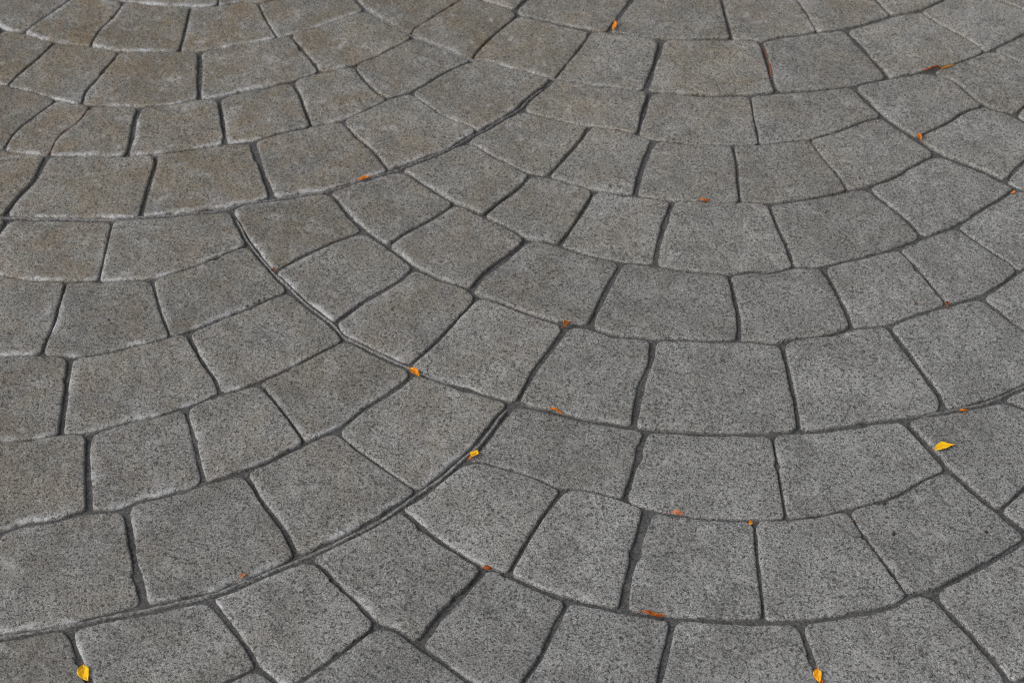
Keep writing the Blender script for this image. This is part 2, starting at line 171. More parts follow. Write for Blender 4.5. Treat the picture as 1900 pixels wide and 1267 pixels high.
 'v2':[(-684,23370),(-797,23255),(-1081,22934),(-1539,22396),(-1569,22169)],
 'v3':[(273,22752),(-315,21899),(-556,21390)],
 'v4':[(1503,22175),(1347,21767),(1107,21295),(824,20745)],
 'v5':[(2680,21845),(2646,21610),(2484,21008),(2282,20297)],
 'v6':[(4360,21684),(4376,21212),(4382,20530),(4405,20145)],
 'v7':[(5823,21995),(5969,21613),(6097,21166),(6223,20730),(6279,20433)],
 'v8':[(7245,22507),(7477,22122),(7714,21790),(7923,21465),(8041,21173)],
 'v9':[(8315,23198),(8502,23000),(8701,22807),(8878,22631),(9028,22457),(9214,22277),(9418,22120)],
 'u2':[(986,23981),(812,23758),(635,23535),(449,23308),(201,22888)],
 'u3':[(2368,23406),(2275,23159),(2009,22602),(1806,22140)],
 'u4':[(3869,23072),(3865,22643),(3875,22131),(3877,21768)],
 'u5':[(5149,23220),(5200,22951),(5287,22425),(5354,21952)],
 'u6':[(6282,23656),(6381,23414),(6479,23172),(6565,22924),(6719,22404)]}}
E1=(-0.97606,-0.28031); E2=(0.90216,-0.46884)
FAN = {k: np.array(v, float)*1e-4 for k, v in FAN.items()}
IMPRINT = {f: {k: np.array(v, float)*1e-4 for k, v in d.items()} for f, d in IMPRINT.items()}
E1 = np.array(E1); E2 = np.array(E2)
rng = random.Random(11)

# ------------------------------------------------------------------ small helpers
def vnoise(p, scale, seed=0):
    """smooth value noise, p (n,2) or (n,3) -> -1..1"""
    p = np.asarray(p, float)*scale + seed*17.31
    if p.shape[1] == 2: p = np.c_[p, np.full(len(p), seed*3.7)]
    i = np.floor(p).astype(np.int64); f = p-i; f = f*f*(3-2*f); out = np.zeros(len(p))
    for dx in (0, 1):
        for dy in (0, 1):
            for dz in (0, 1):
                h = (i[:, 0]+dx)*374761393+(i[:, 1]+dy)*668265263+(i[:, 2]+dz)*1274126177
                h = (h ^ (h >> 13)) & 0xffffffff; h = (h*1274126177) & 0xffffffff; h = (h ^ (h >> 16)) & 0xffff
                wgt = (f[:, 0] if dx else 1-f[:, 0])*(f[:, 1] if dy else 1-f[:, 1])*(f[:, 2] if dz else 1-f[:, 2])
                out += wgt*(h/32767.5-1)
    return out
def arclen(p): return np.r_[0, np.cumsum(np.linalg.norm(np.diff(p, axis=0), axis=1))]
def sample(p, t, d=None):
    d = arclen(p) if d is None else d
    return np.stack([np.interp(t, d, p[:, 0]), np.interp(t, d, p[:, 1])], 1)
def resample(p, step):
    d = arclen(p); n = max(3, int(math.ceil(d[-1]/step))+1); return sample(p, np.linspace(0, d[-1], n), d)
def smooth_line(p, step=0.006):
    """Catmull-Rom through the surveyed points, then even steps"""
    q = np.vstack([2*p[0]-p[1], p, 2*p[-1]-p[-2]]); out = []
    for k in range(1, len(q)-2):
        p0, p1, p2, p3 = q[k-1:k+3]
        for t in np.linspace(0, 1, 8, endpoint=False):
            out.append(.5*((2*p1)+(p2-p0)*t+(2*p0-5*p1+4*p2-p3)*t*t+(3*p1-p0-3*p2+p3)*t**3))
    out.append(p[-1]); return resample(np.array(out), step)
def project(pt, line, d):
    a, b = line[:-1], line[1:]; ab = b-a; t = np.clip(((pt-a)*ab).sum(1)/np.maximum((ab*ab).sum(1), 1e-12), 0, 1)
    q = a+ab*t[:, None]; k = int(np.argmin(np.linalg.norm(q-pt, axis=1))); return d[k]+t[k]*(d[k+1]-d[k])
def seg(line, d, s0, s1):
    n = max(3, int(abs(s1-s0)/0.006)+2); return sample(line, np.linspace(s0, s1, n), d)

_lines = {}
def line(f, lid):
    """joint line lid of fan f (i, j): its own imprint where surveyed, else the stamp's"""
    key = (f, lid)
    if key not in _lines:
        p = IMPRINT.get(f, {}).get(lid)
        if p is None:
            if lid not in FAN: return None
            p = FAN[lid]+f[0]*E1+f[1]*E2
        q = smooth_line(p); _lines[key] = (q, arclen(q))
    return _lines[key]

ROWS = [('top', 'a', ['r1', 'r2']), ('a', 'b', ['s1', 's2', 's3', 's4']), ('b', 'c', ['t1', 't2', 't3', 't4', 't5']),
        ('c', 'd', ['u1', 'u2', 'u3', 'u4', 'u5', 'u6', 'u7']), ('d', 'out', ['v1', 'v2', 'v3', 'v4', 'v5', 'v6', 'v7', 'v8', 'v9'])]
# half widths of the joints in mm, by eye from joint to joint
HALF = {'r1': 3.4, 'r2': 1.3, 's1': 2.4, 's2': 4.4, 's3': 1.9, 's4': 1.6, 't1': 3.2, 't2': 2.6, 't3': 3.6, 't4': 2.5, 't5': 3.0,
        'u1': 2.4, 'u2': 4.6, 'u3': 3.6, 'u4': 3.2, 'u5': 3.2, 'u6': 2.4, 'u7': 2.4, 'v1': 2.0, 'v2': 3.0, 'v3': 2.6, 'v4': 3.4, 'v5': 4.6,
        'v6': 3.3, 'v7': 4.0, 'v8': 2.8, 'v9': 2.0, 'a': 1.6, 'b': 2.2, 'c': 2.6, 'd': 3.0, 'out': 2.8, 'k1': .4}
HALF_AT = {((1, 1), 's2'): 5.2, ((1, 1), 's4'): 1.2, ((1, 1), 't1'): 4.2, ((1, 1), 's1'): 2.6, ((0, -1), 'u4'): 4.6, ((0, -1), 't4'): 4.6, ((0, -1), 'v7'): 4.8,
           ((0, -1), 'v5'): 3.4, ((1, 0), 'v7'): 5.0, ((1, 0), 't4'): 4.0, ((1, 0), 'u5'): 4.0, ((-1, -1), 'u5'): 1.0, ((-1, -1), 'v7'): 4.2, ((-1, -1), 'v6'): 3.2,
           ((0, -1), 's1'): .8, ((0, -1), 't2'): .9, ((0, -1), 't3'): 2.0, ((0, -1), 's2'): 1.6, ((0, -1), 'u3'): 1.8, ((0, -1), 'v9'): 1.0, ((0, -1), 'v8'): 2.2, ((-1, -1), 'v2'): 1.0,
           ((-1, -1), 'v3'): 1.4, ((-1, -1), 'v4'): 1.6, ((-1, -1), 'v8'): 1.6, ((0, 0), 'v3'): 1.9, ((1, 0), 'v9'): 1.2, ((1, 0), 'u7'): 1.5, ((0, -1), 'd'): 1.6, ((0, -1), 'c'): 1.6, ((0, -1), 'b'): 1.4,
           ((1, 0), 'a'): 1.2, ((1, 0), 'b'): 1.5, ((1, 0), 'c'): 1.6, ((0, 0), 'a'): 1.2, ((1, 1), 'a'): 1.6, ((-1, -1), 'out'): 1.9, ((1, 1), 'b'): 3.0}
# seams between two imprints of the stamp: extra setback of the upper fan's stones, with a burr of mortar in it (mm)
SEAM = {(1, 0): 6.6, (0, -1): 4.4, (0, 0): 3.0, (-1, -1): 2.2}
def half(f, lid): return HALF_AT.get((f, lid), HALF.get(lid, 2.4))*.84e-3

def fillet_loop(sides, r):
    """four trimmed sides -> closed outline with rounded corners; returns points and the side each belongs to"""
    pts = []; sid = []
    for k in range(4):
        p = sides[k]; d = arclen(p); L = d[-1]; r0 = min(r[k], .42*L); r1 = min(r[(k+1) % 4], .42*L)
        q = sides[(k+1) % 4]; dq = arclen(q); rq = min(r[(k+1) % 4], .42*dq[-1])
        m = seg(p, d, r0, L-r1); pts += list(m); sid += [k]*len(m)
        A = m[-1]; Cn = .5*(p[-1]+q[0]); B = sample(q, np.array([rq]), dq)[0]
        for t in (.17, .34, .5, .66, .83):
            pts.append((1-t)**2*A+2*t*(1-t)*Cn+t*t*B); sid.append(k if t < .5 else (k+1) % 4)
    return np.array(pts), np.array(sid)
def offset_side(p, w):
    t = np.gradient(p, axis=0); t /= np.maximum(np.linalg.norm(t, axis=1), 1e-9)[:, None]
    w = w*np.clip(1+.36*vnoise(p, 24, 31)+.28*vnoise(p, 80, 32), .45, 1.6)
    q = p+np.c_[t[:, 1], -t[:, 0]]*w[:, None]                                    # inward for a clockwise loop
    k = min(4, len(q)-1); a = q[k]-q[0]; b = q[-1]-q[-1-k]
    return np.vstack([q[0]-a/np.linalg.norm(a)*.025, q, q[-1]+b/np.linalg.norm(b)*.025])
def cut(p, q):
    """trim p's end and q's start at their crossing"""
    for i in range(len(p)-1, 0, -1):
        a, b = p[i-1], p[i]
        for j in range(len(q)-1):
            c, d = q[j], q[j+1]; den = (b[0]-a[0])*(d[1]-c[1])-(b[1]-a[1])*(d[0]-c[0])
            if abs(den) < 1e-14: continue
            t = ((c[0]-a[0])*(d[1]-c[1])-(c[1]-a[1])*(d[0]-c[0]))/den; u = ((c[0]-a[0])*(b[1]-a[1])-(c[1]-a[1])*(b[0]-a[0]))/den
            if -1e-9 <= t <= 1+1e-9 and -1e-9 <= u <= 1+1e-9:
                x = a+(b-a)*t; return np.vstack([p[:i], x]), np.vstack([x, q[j+1:]])
    x = .5*(p[-1]+q[0]); return np.vstack([p[:-1], x]), np.vstack([x, q[1:]])

def tidy(p):
    """keep a side's two ends, drop the points crowding them, even out the rest"""
    d = arclen(p); L = d[-1]; m = min(.011, .25*L)
    q = [x for x, a, b in zip(p[1:-1], np.linalg.norm(p[1:-1]-p[0], axis=1), np.linalg.norm(p[1:-1]-p[-1], axis=1)) if a > m and b > m]
    q = resample(np.vstack([p[0], *q, p[-1]]), .005)
    for _ in range(3): q[1:-1] = (q[:-2]+2*q[1:-1]+q[2:])/4
    return q
def fan_cells(f):
    """outlines of the stones of one fan"""
    i, j = f; LB = line((i, j-1), 'out'); RB = line((i-1, j), 'out'); TB = line((i-1, j-1), 'out'); cells = []
    for ri, (inn, outn, cross) in enumerate(ROWS):
        cross = list(cross)
        if f == (0, -1) and ri == 3: cross.insert(3, 'k1')
        Li = TB if inn == 'top' else line(f, inn); Lo = line(f, outn)
        if inn == 'top': sl, sr = project(LB[0][-1], *Li), project(RB[0][0], *Li)
        else: sl, sr = 0.0, Li[1][-1]
        ent = [('L', None)]+[(c, line(f, c)) for c in cross]+[('R', None)]
        for k in range(len(ent)-1):
            (na, A), (nb, B) = ent[k], ent[k+1]
            if A is None:
                i0, o0 = sl, 0.0
                s0 = LB[1][-1] if inn == 'top' else project(Li[0][0], *LB); s1 = project(Lo[0][0], *LB)
                left = seg(*LB, s1, s0); hl = half((i, j-1), 'out')
            else:
                i0, o0 = project(A[0][0], *Li), project(A[0][-1], *Lo); left = A[0][::-1].copy(); hl = half(f, na)
            if B is None:
                i1, o1 = sr, Lo[1][-1]
                s0 = 0.0 if inn == 'top' else project(Li[0][-1], *RB); s1 = project(Lo[0][-1], *RB)
                right = seg(*RB, s0, s1); hr = half((i-1, j), 'out')
            else:
                i1, o1 = project(B[0][0], *Li), project(B[0][-1], *Lo); right = B[0].copy(); hr = half(f, nb)
            if i1-i0 < .01 or o1-o0 < .01: continue
            top = seg(*Li, i0, i1); bot = seg(*Lo, o1, o0)
            left[0], left[-1] = bot[-1], top[0]; right[0], right[-1] = top[-1], bot[0]
            ht = half((i-1, j-1), 'out') if inn == 'top' else half(f, inn); hb = half(f, outn)
            if outn == 'out': hb += SEAM.get(f, 3.0)*1e-3*(0.35 if (f == (0, 0) and 3 <= k <= 6) else 1.0)
            cells.append(dict(fan=f, row=ri, k=k, sides=[tidy(top), tidy(right), tidy(bot), tidy(left)], w=[ht, hr, hb, hl], names=(na, nb)))
    return cells

# ------------------------------------------------------------------ materials
def new_mat(name):
    m = bpy.data.materials.new(name); m.use_nodes = True; t = m.node_tree; t.nodes.clear(); return m, t
class NB:
    def __init__(s, t): s.t = t
    def n(s, typ, **kw):
        x = s.t.nodes.new(typ)
        for k, v in kw.items(): setattr(x, k, v)
        return x
    def l(s, a, b): s.t.links.new(a, b)
    def noise(s, vec, scale, detail=2.0, rough=.5, dist=0.0):
        x = s.n('ShaderNodeTexNoise'); x.inputs['Scale'].default_value = scale; x.inputs['Detail'].default_value = detail
        x.inputs['Roughness'].default_value = rough; x.inputs['Distortion'].default_value = dist; s.l(vec, x.inputs['Vector']); return x.outputs['Fac']
    def ramp(s, fac, lo, hi, a=0.0, b=1.0):
        x = s.n('ShaderNodeMapRange'); x.interpolation_type = 'SMOOTHSTEP'; x.clamp = True
        for k, v in zip(('From Min', 'From Max', 'To Min', 'To Max'), (lo, hi, a, b)): x.inputs[k].default_value = v
        s.l(fac, x.inputs['Value']); return x.outputs['Result']
    def math(s, op, a, b=None):
        x = s.n('ShaderNodeMath'); x.operation = op
        for q, v in enumerate((a, b)):
            if v is None: continue
            if isinstance(v, (int, float)): x.inputs[q].default_value = v
            else: s.l(v, x.inputs[q])
        return x.outputs[0]
    def mix(s, fac, a, b, mode='MIX'):
        x = s.n('ShaderNodeMix'); x.data_type = 'RGBA'; x.blend_type = mode
        if isinstance(fac, (int, float)): x.inputs[0].default_value = fac
        else: s.l(fac, x.inputs[0])
        for q, v in ((6, a), (7, b)):
            if isinstance(v, tuple): x.inputs[q].default_value = (*v, 1.0)
            else: s.l(v, x.inputs[q])
        return x.outputs[2]

def stone_material():
    m, t = new_mat('stamped_concrete'); b = NB(t)
    pos = b.n('ShaderNodeNewGeometry').outputs['Position']
    at = b.n('ShaderNodeAttribute', attribute_name='rim_stain'); sep = b.n('ShaderNodeSeparateColor'); b.l(at.outputs['Color'], sep.inputs[0])
    dist, side, stain = sep.outputs[0], sep.outputs[1], sep.outputs[2]; rust = at.outputs['Alpha']
    tone = b.n('ShaderNodeAttribute', attribute_name='tone').outputs['Fac']
    low = b.noise(pos, 7, 4, .6); low2 = b.noise(pos, 16, 3, .6, .6); mid = b.noise(pos, 55, 3, .6)
    grain = b.noise(pos, 480, 3, .8); pit = b.noise(pos, 255, 2.6, .70, .5); pit2 = b.noise(pos, 130, 2.0, .6, .4); fleck = b.noise(pos, 430, 1, .5)
    col = b.mix(b.ramp(grain, .35, .65), (.074, .0745, .0735), (.360, .365, .358))
    col = b.mix(b.ramp(mid, .3, .75, 0, .22), col, (.235, .23, .222))
    # uneven density of the cement skin
    col = b.mix(b.ramp(b.noise(pos, 13, 6, .68, .5), .38, .62, 0, .62), col, b.mix(1.0, col, (.62, .61, .59), 'MULTIPLY'))
    col = b.mix(b.ramp(b.noise(pos, 30, 5, .7, 1.0), .50, .66, 0, .40), col, (.33, .328, .322))
    # brown staining
    rb = b.math('MULTIPLY', b.ramp(b.noise(pos, 10.5, 3, .55, .7), .58, .72), stain)
    col = b.mix(b.math('MULTIPLY', rb, .6), col, b.mix(.55, col, (.175, .108, .052)))
    st = b.math('MULTIPLY', b.ramp(low2, .40, .66), stain)
    col = b.mix(b.math('MULTIPLY', st, .85), col, b.mix(.52, col, (.20, .150, .085)))
    st2 = b.math('MULTIPLY', b.ramp(low, .35, .7), stain)
    col = b.mix(b.math('MULTIPLY', st2, .75), col, b.mix(1.0, col, (.98, .89, .74), 'MULTIPLY'))
    col = b.mix(b.math('MULTIPLY', stain, .55), col, b.mix(1.0, col, (1.0, .93, .82), 'MULTIPLY'))
    # whitish rims along the edges by side weight, and faint pale clouds inside
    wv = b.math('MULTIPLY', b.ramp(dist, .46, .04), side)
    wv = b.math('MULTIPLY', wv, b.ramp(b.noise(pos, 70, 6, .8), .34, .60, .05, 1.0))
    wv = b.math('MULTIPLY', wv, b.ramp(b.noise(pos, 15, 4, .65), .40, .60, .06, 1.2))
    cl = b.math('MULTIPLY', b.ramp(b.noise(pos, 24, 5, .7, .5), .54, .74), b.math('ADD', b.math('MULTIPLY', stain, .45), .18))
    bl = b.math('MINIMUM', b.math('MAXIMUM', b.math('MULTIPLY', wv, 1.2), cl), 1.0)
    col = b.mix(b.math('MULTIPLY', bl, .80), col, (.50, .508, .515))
    # pits filled with dirt
    pf = b.ramp(pit, .565, .625); pf2 = b.math('MULTIPLY', b.ramp(pit2, .66, .71), .7)
    worm = b.math('ABSOLUTE', b.math('SUBTRACT', b.noise(pos, 150, 1.5, .5, 1.2), .5))
    wm = b.math('MULTIPLY', b.ramp(worm, .022, .006), b.ramp(b.noise(pos, 120, 1, .5), .50, .60))
    pits = b.math('MAXIMUM', b.math('MAXIMUM', pf, pf2), b.math('MULTIPLY', wm, .8))
    pk = b.math('MULTIPLY', pits, b.math('SUBTRACT', .86, b.math('MULTIPLY', bl, .45)))
    col = b.mix(pk, col, (.040, .039, .038))
    col = b.mix(b.math('MULTIPLY', b.ramp(fleck, .74, .80), .6), col, (.55, .54, .52))
    col = b.mix(b.math('MULTIPLY', rust, b.ramp(mid, .35, .6, .3, .9)), col, (.13, .05, .018))
    tn = b.n('ShaderNodeHueSaturation'); b.l(col, tn.inputs['Color']); b.l(tone, tn.inputs['Value'])
    bs = b.n('ShaderNodeBsdfPrincipled'); b.l(tn.outputs[0], bs.inputs['Base Color']); bs.inputs['Roughness'].default_value = .62
    bs.inputs['Specular IOR Level'].default_value = .5
    h = b.math('ADD', b.math('MULTIPLY', grain, .5), b.math('MULTIPLY', b.noise(pos, 50, 4, .62, .8), 3.2)); h = b.math('SUBTRACT', h, b.math('MULTIPLY', pf, .55))
    bp = b.n('ShaderNodeBump'); bp.inputs['Strength'].default_value = .75; bp.inputs['Distance'].default_value = .0016
    b.l(h, bp.inputs['Height']); b.l(bp.outputs[0], bs.inputs['Normal'])
    o = b.n('ShaderNodeOutputMaterial'); b.l(bs.outputs[0], o.inputs[0]); return m
def mortar_material(name, dark, light, bump=.001):
    m, t = new_mat(name); b = NB(t); pos = b.n('ShaderNodeNewGeometry').outputs['Position']
    n1 = b.noise(pos, 300, 3, .75); n2 = b.noise(pos, 22, 3, .6)
    col = b.mix(b.ramp(n1, .35, .7), dark, light); col = b.mix(b.ramp(n2, .5, .75, 0, .5), col, tuple(x*.7+.01 for x in light))
    bs = b.n('ShaderNodeBsdfPrincipled'); b.l(col, bs.inputs['Base Color']); bs.inputs['Roughness'].default_value = .9; bs.inputs['Specular IOR Level'].default_value = .25
    bp = b.n('ShaderNodeBump'); bp.inputs['Strength'].default_value = .8; bp.inputs['Distance'].default_value = bump
    b.l(n1, bp.inputs['Height']); b.l(bp.outputs[0], bs.inputs['Normal'])
    o = b.n('ShaderNodeOutputMaterial'); b.l(bs.outputs[0], o.inputs[0]); return m
STONE = stone_material()
BED = mortar_material('joint_dirt', (.045, .045, .047), (.130, .128, .125))
LIP = mortar_material('seam_mortar', (.085, .084, .082), (.34, .336, .33))
GROUND = mortar_material('far_concrete', (.10, .098, .094), (.24, .236, .226))

def link_mesh(name, V, F, mat, parent=None, smooth=True, origin=None):
    V = np.asarray(V, float)
    if origin is not None: V = V-np.asarray(origin)
    me = bpy.data.meshes.new(name); me.from_pydata(V.tolist(), [], F); me.materials.append(mat)
    if smooth: me.polygons.foreach_set('use_smooth', [True]*len(me.polygons))
    ob = bpy.data.objects.new(name, me); scene.collection.objects.link(ob)
    if origin is not None: ob.location = origin
    if parent is not None: ob.parent = parent
    return ob

# ------------------------------------------------------------------ ground and pavement bed
X0, X1, Y0, Y1 = -1.95, 1.95, 0.15, 3.55
def grid(x0, x1, y0, y1, step, zf):
    xs = np.linspace(x0, x1, int((x1-x0)/step)+1); ys = np.linspace(y0, y1, int((y1-y0)/step)+1)
    gx, gy = np.meshgrid(xs, ys); P = np.c_[gx.ravel(), gy.ravel()]; V = np.c_[P, zf(P)]; nx = len(xs); F = []
    for r in range(len(ys)-1):
        for c in range(nx-1):
            a = r*nx+c; F.append((a, a+1, a+1+nx, a+nx))
    return V, F
g = link_mesh('ground', [(-600, -600, -.03), (600, -600, -.03), (600, 600, -.03), (-600, 600, -.03)], [(0, 1, 2, 3)], GROUND, smooth=False)
g['kind'] = 'structure'
V, F = grid(X0-.1, X1+.1, Y0-.1, Y1+.1, .012, lambda P: -.0047+.0011*vnoise(P, 30, 3)+.0006*vnoise(P, 90, 4))
pavement = link_mesh('pavement', V, F, BED); pavement['kind'] = 'structure'

# ------------------------------------------------------------------ stones
cells = []
for i in range(-5, 6):
    for j in range(-5, 6):
        o = i*E1+j*E2
        if abs(o[0]) > 3.0 or abs(o[1]) > 3.2: continue
        cells += fan_cells((i, j))
kept = []
for c in cells:
    c['c'] = np.mean(np.vstack(c['sides']), axis=0)
    if X0 < c['c'][0] < X1 and Y0 < c['c'][1] < Y1: kept.append(c)
def out_of_view(c):                                        # distance to the stretch of paving before the camera
    x, y = c['c']; hw = .60+.34*(y-.9)/1.45; return max(abs(x)-hw, .86-y, y-2.36, 0)
kept.sort(key=lambda c: (round(out_of_view(c), 3), c['c'][1], c['c'][0]))

def build_stone(c, n_out, fine, seed):
    r = random.Random(seed); S = [offset_side(p, w) for p, w in zip(c['sides'], c['w'])]
    S[3], S[0] = cut(S[3], S[0])
    for k in range(3): S[k], S[k+1] = cut(S[k], S[k+1])
    rad = [r.uniform(.007, .017), r.uniform(.007, .017), r.uniform(.004, .011), r.uniform(.004, .011)]   # corners: top-left, top-right, bottom-right, bottom-left
    P, sid = fillet_loop(S, rad)
    L = np.vstack([P, P[:1]]); d = arclen(L); t = np.linspace(0, d[-1], n_out, endpoint=False)
    O = sample(L, t, d); sd = sid[np.minimum(np.searchsorted(d, t, side='right')-1, len(sid)-1)]
    cen = O.mean(axis=0); rv = O-cen; rl = np.linalg.norm(rv, axis=1); ru = rv/rl[:, None]
    O = O-ru*(np.clip(vnoise(O, 60, 5)*.0007+vnoise(O, 260, 6)*.00055, -.0012, .0014))[:, None]
    chips = np.clip(vnoise(O, 70, 7)-.66, 0, 1)*.011; O = O-ru*chips[:, None]
    rl = np.linalg.norm(O-cen, axis=1)
    # how pale the rim of each edge is: most on the outer (lower) edge, less on the left, little elsewhere
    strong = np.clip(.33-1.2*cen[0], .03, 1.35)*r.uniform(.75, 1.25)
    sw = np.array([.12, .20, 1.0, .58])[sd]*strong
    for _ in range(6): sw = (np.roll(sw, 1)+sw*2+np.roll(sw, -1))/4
    rust = np.zeros(n_out)
    if 'k1' in c['names']:
        rust[sd == (1 if c['names'][1] == 'k1' else 3)] = 1.0
    stain = float(np.clip(.28-.48*cen[0]+.58*(cen[1]-1.40), .02, 1.1))*r.uniform(.75, 1.25)
    tone = float(np.clip(1.03+.13*cen[0], .88, 1.12))*r.uniform(.90, 1.09)
    tx, ty, hz = r.uniform(-.007, .007), r.uniform(-.007, .007), r.uniform(-.0008, .0008)
    if fine: rings = [(0, -.02), (0, -.0075), (.0003, -.0034), (.0008, -.0015), (.0016, -.0006), (.0028, -.0002), (.0055, 0), (.010, 0), (.017, 0), (.024, 0)]; fr = [.14, .28, .42, .56, .7, .85]
    else: rings = [(0, -.02), (0, -.006), (.0015, -.0024), (.005, -.0006), (.013, 0), (.024, 0)]; fr = [.5]
    V = []; A = []
    def zadd(q): return hz+tx*(q[:, 0]-cen[0])+ty*(q[:, 1]-cen[1])+.0017*vnoise(q, 15, 8)+.0010*vnoise(q, 45, 9)+(.00045*vnoise(q, 110, 10) if fine else 0)
    for dd, z in rings:
        k = np.minimum(dd, rl*.5)
        q = O-ru*k[:, None]; zz = z*(1+.35*vnoise(q, 40, 12))+(zadd(q) if z > -.019 else 0)
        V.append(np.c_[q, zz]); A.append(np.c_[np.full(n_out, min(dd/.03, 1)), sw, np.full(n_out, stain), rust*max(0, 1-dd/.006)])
    base = V[-1][:, :2]
    for f in fr:
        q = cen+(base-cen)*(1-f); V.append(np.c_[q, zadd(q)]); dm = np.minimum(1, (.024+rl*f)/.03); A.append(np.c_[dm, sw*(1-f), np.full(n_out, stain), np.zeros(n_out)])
    V.append(np.c_[cen[None], zadd(cen[None])]); A.append(np.array([[1, 0, stain, 0]]))
    nr = len(rings)+len(fr); F = []
    for a in range(nr-1):
        for b in range(n_out):
            b2 = (b+1) % n_out; F.append((a*n_out+b2, a*n_out+b, (a+1)*n_out+b, (a+1)*n_out+b2))
    e = nr*n_out
    for b in range(n_out): F.append(((nr-1)*n_out+(b+1) % n_out, (nr-1)*n_out+b, e))
    return np.vstack(V), F, np.vstack(A), tone, cen
def add_attr(me, A, tone):
    a = me.attributes.new('rim_stain', 'FLOAT_COLOR', 'POINT'); a.data.foreach_set('color', np.asarray(A, np.float32).ravel())
    b = me.attributes.new('tone', 'FLOAT', 'POINT'); b.data.foreach_set('value', np.asarray(tone, np.float32).ravel())
rest = []
for n, c in enumerate(kept):
    ov = out_of_view(c); fine = ov < .12
    if n < 296:
        V, F, A, tone, cen = build_stone(c, 120 if fine else 60, fine, n*7+3)
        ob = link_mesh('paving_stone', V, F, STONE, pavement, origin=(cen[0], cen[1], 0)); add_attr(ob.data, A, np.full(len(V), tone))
    else: rest.append(build_stone(c, 40, False, n*7+3))
if rest:
    VV = []; FF = []; AA = []; TT = []; off = 0
    for V, F, A, tone, cen in rest:
        VV.append(V); AA.append(A); TT.append(np.full(len(V), tone)); FF += [tuple(x+off for x in f) for f in F]; off += len(V)
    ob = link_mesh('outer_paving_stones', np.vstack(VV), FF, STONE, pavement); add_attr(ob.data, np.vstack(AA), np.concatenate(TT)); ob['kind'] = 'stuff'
print('stones', len(kept))

# ------------------------------------------------------------------ burrs of mortar squeezed up along the seams
def lip(f, s0, s1, setback, rad, seed):
    ln, d = line(f, 'out'); L = d[-1]; t = np.linspace(s0*L, s1*L, max(8, int((s1-s0)*L/.0022)))
    c = sample(ln, t, d); tg = np.gradient(c, axis=0); tg /= np.linalg.norm(tg, axis=1)[:, None]; nrm = np.c_[-tg[:, 1], tg[:, 0]]   # towards the fan's inside
    c = c+nrm*(setback+.0007*vnoise(c, 45, seed))[:, None]
    fade = np.clip(np.minimum(t-t[0], t[-1]-t)/.012, 0, 1)
    wv = rad*(.75+.5*(.5+.5*vnoise(c, 60, seed+1)))*(.35+.65*fade)
    hv = (-.0060+(.0044+.0009*vnoise(c, 120, seed+2)+.0010*vnoise(c, 35, seed+3))*fade)
    prof = [(-1.0, -.009), (-.8, .0), (-.35, .0007), (.15, .0002), (.6, -.0004), (.95, -.0016), (1.15, -.009)]
    V = []; F = []; m = len(prof)
    for a, (u, z) in enumerate(prof):
        q = c+nrm*(wv*u)[:, None]; jit = .0006*vnoise(np.c_[q, np.full(len(q), a)], 330, seed+a)+.0006*vnoise(q, 140, seed+a)
        V.append(np.c_[q, (hv+z+jit) if z > -.005 else np.full(len(q), -.011)])
    V = np.stack(V, 1).reshape(-1, 3)
    for a in range(len(c)-1):
        for b in range(m-1): F.append((a*m+b, a*m+b+1, (a+1)*m+b+1, (a+1)*m+b))
    cm = V.mean(axis=0); return link_mesh('mortar_lip', V, F, LIP, pavement, origin=(cm[0], cm[1], 0))
lip((1, 0), .30, .996, .0046, .0024, 21)
lip((0, -1), .25, .985, .0034, .0018, 27)
lip((0, 0), .01, .30, .0028, .0015, 33)
lip((0, 0), .66, .96, .0028, .0016, 39)
lip((-1, -1), .12, .42, .0022, .0012, 45)

